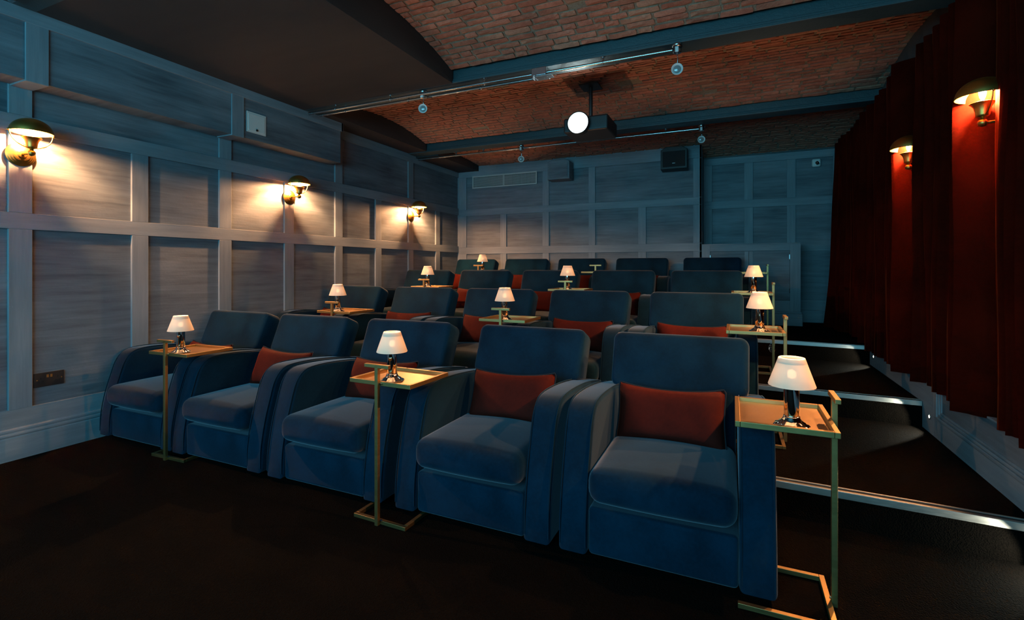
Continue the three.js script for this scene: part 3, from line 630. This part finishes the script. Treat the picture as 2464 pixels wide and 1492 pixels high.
function makeLamp() {
  const t = new THREE.Group(), G = lampShapes;
  part('base', G.base, M.chrome, t); part('stem', G.stem, M.chrome, t);
  const s = part('shade', G.shade, M.frosted, t); part('shade_ring', G.ring, M.steel, s);
  part('bulb', G.bulb, M.bulb, t);
  const l = new THREE.PointLight(rgb(...LAMP.color), LAMP.power); l.position.set(0, 0.192, 0); l.castShadow = true; l.shadow.radius = 0.5; l.name = 'table_lamp_light'; t.add(l);
  const u = new THREE.SpotLight(rgb(...LAMP.color), LAMP.up, 0.50, 0.6); u.position.set(0, 0.196, 0); u.target.position.set(0, 1.2, 0); u.castShadow = true; u.shadow.radius = 0.4; u.name = 'table_lamp_uplight'; t.add(u, u.target);   // the diode on the stem shines up through the open top
  return t;
}
const table0 = makeTable();
const PLACE = ['between first two armchairs by the panelling', 'between the two middle armchairs', 'at the aisle end'];
// [row, place, pole x, pole z, turn, lamp x, lamp z]
const TABLES = [
  [0, 0, -3.465, -2.03, 0.03, -3.475, -2.135], [0, 1, -1.625, -1.955, -0.03, -1.612, -2.055], [0, 2, 0.350, -2.205, Math.PI / 2, 0.196, -2.075],
  [1, 0, -3.315, -3.37, 0, -3.372, -3.50], [1, 1, -1.620, -3.37, 0, -1.625, -3.455], [1, 2, 0.302, -3.58, Math.PI / 2, 0.152, -3.51],
  [2, 0, -3.290, -4.78, 0, -3.32, -4.90], [2, 1, -1.565, -4.78, 0, -1.575, -4.885], [2, 2, 0.327, -4.99, Math.PI / 2, 0.168, -4.985],
  [3, 0, -3.33, -6.19, 0, -3.325, -6.31], [3, 1, -1.62, -6.19, 0, null, null], [3, 2, 0.360, -6.40, Math.PI / 2, null, null],
];
let nt = 0;
for (const [r, p, x, z, turn, lx, lz] of TABLES) {
  const o = nt++ ? table0.clone() : table0; o.name = numbered('side_table'); scene.add(o); o.position.set(x, H[r], z); o.rotation.y = turn; o.userData = {};
  tag(o, 'brass tray side table in the ' + ROWNAME[r] + ' ' + PLACE[p], 'side table', 'brass tray side tables');
  if (lx === null) continue;
  const l = makeLamp(); l.name = numbered('table_lamp'); scene.add(l); l.position.set(lx, H[r] + 0.7035, lz); l.rotation.y = rr(0, 6); l.userData = {};
  tag(l, 'frosted table lamp in the ' + ROWNAME[r] + ' ' + PLACE[p], 'table lamp', 'frosted table lamps on the trays');
}

// ------------------------------------------------------------------ low cupboard in the recess
{
  const t = thing('low_cupboard', 'low blue-grey double door cupboard built under the wall recess', 'cupboard', [0.2, 0.52, -7.40]), X = v => v - 0.2, Y = v => v - 0.52;
  part('body', box(X(-0.408), X(0.802), 0, Y(1.60), -0.53, -0.03, 0.002), M.frame, t);
  part('top', box(X(-0.408), X(0.802), Y(1.60), Y(1.617), -0.53, 0, 0.003), M.frame, t);
  part('face_frame', merge([box(X(-0.408), X(-0.300), Y(0.70), Y(1.60), -0.03, 0, 0.002, true), box(X(0.678), X(0.802), Y(0.70), Y(1.60), -0.03, 0, 0.002, true), box(X(-0.300), X(0.678), Y(1.515), Y(1.60), -0.03, 0, 0.002), box(X(-0.300), X(0.678), Y(0.70), Y(0.850), -0.03, 0, 0.002)]), M.frame, t);
  for (const [a, b, hx] of [[-0.297, 0.186, -0.297], [0.190, 0.675, 0.675]]) {
    const d = part('door', box(X(a), X(b), Y(0.853), Y(1.512), -0.026, -0.006, 0.002), M.panel, t);
    part('door_stile', box(X(a < 0 ? 0.138 : 0.190), X(a < 0 ? 0.186 : 0.241), Y(0.856), Y(1.509), -0.008, -0.002, 0.002, true), M.frame, d);
    for (const y of [1.40, 0.95]) part('hinge', rod([X(hx), Y(y), -0.002], [X(hx), Y(y + 0.06), -0.002], 0.005, 8), M.chrome, d);
    part('knob', new THREE.SphereGeometry(0.011, 12, 8).translate(X(a < 0 ? 0.165 : 0.213), Y(1.25), 0.008), M.blackMatt, d);
  }
  part('skirting', merge([box(X(-0.408), X(0.822), 0, Y(0.68), -0.53, 0.020, 0.004), box(X(-0.408), X(0.815), Y(0.68), Y(0.705), -0.53, 0.013, 0.006)]), M.frame, t);
}

// ------------------------------------------------------------------ fittings on the walls
{
  const t = thing('air_grille', 'long white double air grille high on the back wall', 'air grille', [-3.521, 2.758, BZ]);
  part('back_box', box(-0.58, 0.58, -0.09, 0.09, -0.05, 0.001, 0), M.blackMatt, t);
  part('frame', merge([box(-0.601, 0.601, 0.083, 0.108, 0, 0.012), box(-0.601, 0.601, -0.108, -0.083, 0, 0.012), box(-0.601, -0.575, -0.083, 0.083, 0, 0.012), box(0.575, 0.601, -0.083, 0.083, 0, 0.012), box(-0.012, 0.012, -0.083, 0.083, 0, 0.012)]), M.grille, t);
  const b = []; for (let i = 1; i < 46; i++) { const x = -0.575 + 1.15 * i / 46; b.push(box(x - 0.0035, x + 0.0035, -0.083, 0.083, 0.002, 0.008, 0)); } for (let j = 1; j < 9; j++) { const y = -0.083 + 0.166 * j / 9; b.push(box(-0.575, 0.575, y - 0.0035, y + 0.0035, 0.002, 0.007, 0)); }
  const g = part('egg_crate', merge(b), M.grille, t); g.userData.kind = 'stuff';
}
function speaker(x, y, w, label, body = M.black, cloth = M.blackMatt) {
  const t = thing('wall_speaker', label, 'loudspeaker', [x, y, BZ + 0.02], 'loudspeakers on the back wall');
  const s = new THREE.Shape(); s.moveTo(-w / 2, -0.155); s.lineTo(w / 2, -0.155); s.lineTo(w / 2, 0.11); s.lineTo(w / 2 - 0.07, 0.15); s.lineTo(-w / 2 + 0.07, 0.15); s.lineTo(-w / 2, 0.11); s.closePath();
  const g = new THREE.ExtrudeGeometry(s, { depth: 0.20, bevelEnabled: true, bevelSize: 0.006, bevelThickness: 0.006, bevelSegments: 1 });
  const c = part('cabinet', boxUV(toCreasedNormals(g.index ? g.toNonIndexed() : g, 0.3)), body, t);
  part('grille_cloth', box(-w / 2 + 0.02, w / 2 - 0.02, -0.13, 0.09, 0.206, 0.214, 0.004), cloth, t);
  part('badge', box(-0.02, 0.02, -0.085, -0.079, 0.214, 0.216, 0), M.steel, t);
  part('bracket', box(-0.04, 0.04, -0.05, 0.05, -0.022, 0.004, 0.002), M.black, t);
}
speaker(-0.767, 2.84, 0.345, 'black loudspeaker beside the recess corner on the back wall');
speaker(-2.48, 2.82, 0.345, 'grey painted loudspeaker next to the air grille on the back wall', M.panel, M.panel);
{
  const t = thing('security_camera', 'small white security camera on the recessed panelling beside the curtain', 'security camera', [1.047, 2.742, RZ - 0.016]);
  part('housing', softBox(0.108, 0.112, 0.05, 0.024, [2, 2, 1]).translate(0, 0, 0.025), M.white, t);
  part('lens', lathe([[0, 0.062], [0.012, 0.060], [0.022, 0.052], [0.026, 0.044], [0, 0.044]], 24).rotateX(Math.PI / 2).translate(0.012, -0.006, 0), phy({ color: rgb(0.006, 0.006, 0.008), roughness: 0.08, clearcoat: 1 }), t);
  part('lens_ring', new THREE.TorusGeometry(0.027, 0.003, 6, 24).translate(0.012, -0.006, 0.05), M.steel, t);
}
{
  const t = thing('wall_socket', 'black double wall socket low on the panelling', 'socket', [WX - 0.016, 0.503, -1.806]);
  part('plate', box(0, 0.007, -0.049, 0.049, -0.083, 0.083, 0.002), M.black, t);
  for (const z of [0.010, -0.010]) part('switch', box(0.006, 0.011, 0.012, 0.032, z - 0.006, z + 0.006, 0.001), M.brass, t);
  for (const z of [0.047, -0.047]) part('outlet', merge([box(0.0065, 0.0075, 0.004, 0.016, z - 0.003, z + 0.003, 0), box(0.0065, 0.0075, -0.016, -0.011, z + 0.008, z + 0.015, 0), box(0.0065, 0.0075, -0.016, -0.011, z - 0.015, z - 0.008, 0)]), M.blackMatt, t);
  for (const z of [0.068, -0.068]) part('screw', new THREE.CylinderGeometry(0.004, 0.004, 0.003, 10).rotateZ(Math.PI / 2).translate(0.008, 0, z), M.brass, t);
}
{
  const t = thing('access_panel', 'white square access panel with a lock on the soffit', 'access panel', [-4.202, 2.677, -3.290]);
  part('frame', box(0, 0.008, -0.098, 0.098, -0.104, 0.104, 0.002), M.white, t);
  part('door', box(0.006, 0.011, -0.082, 0.082, -0.088, 0.088, 0.002), M.white, t);
  part('lock', new THREE.CylinderGeometry(0.011, 0.011, 0.008, 16).rotateZ(Math.PI / 2).translate(0.013, -0.066, 0.0), M.black, t);
}
{
  const t = thing('floor_vent', 'round slotted air vent in the top step riser', 'air vent', [0.40, 0.44, -5.838]);
  part('ring', new THREE.TorusGeometry(0.060, 0.005, 8, 36), M.steel, t);
  part('dish', new THREE.CylinderGeometry(0.058, 0.058, 0.004, 28).rotateX(Math.PI / 2).translate(0, 0, -0.002), M.blackMatt, t);
  for (let i = -2; i <= 2; i++) { const y = i * 0.02, w = Math.sqrt(0.055 ** 2 - y * y); part('slat', box(-w, w, y - 0.003, y + 0.003, 0, 0.006, 0.001), M.steel, t); }
}
{
  const t = thing('cable_cover', 'white cable cover lying on the ledge behind the curtain hem', 'cable cover', [1.265, 0.514, -3.62]);
  part('casing', softBox(0.07, 0.03, 0.20, 0.012, [2, 1, 3]).translate(0, 0.016, 0), M.white, t);
  part('plug', softBox(0.03, 0.024, 0.05, 0.008, [1, 1, 1]).translate(0, 0.014, 0.12), M.white, t);
}
console.log('objects', scene.children.length);
renderer.render(scene, camera);
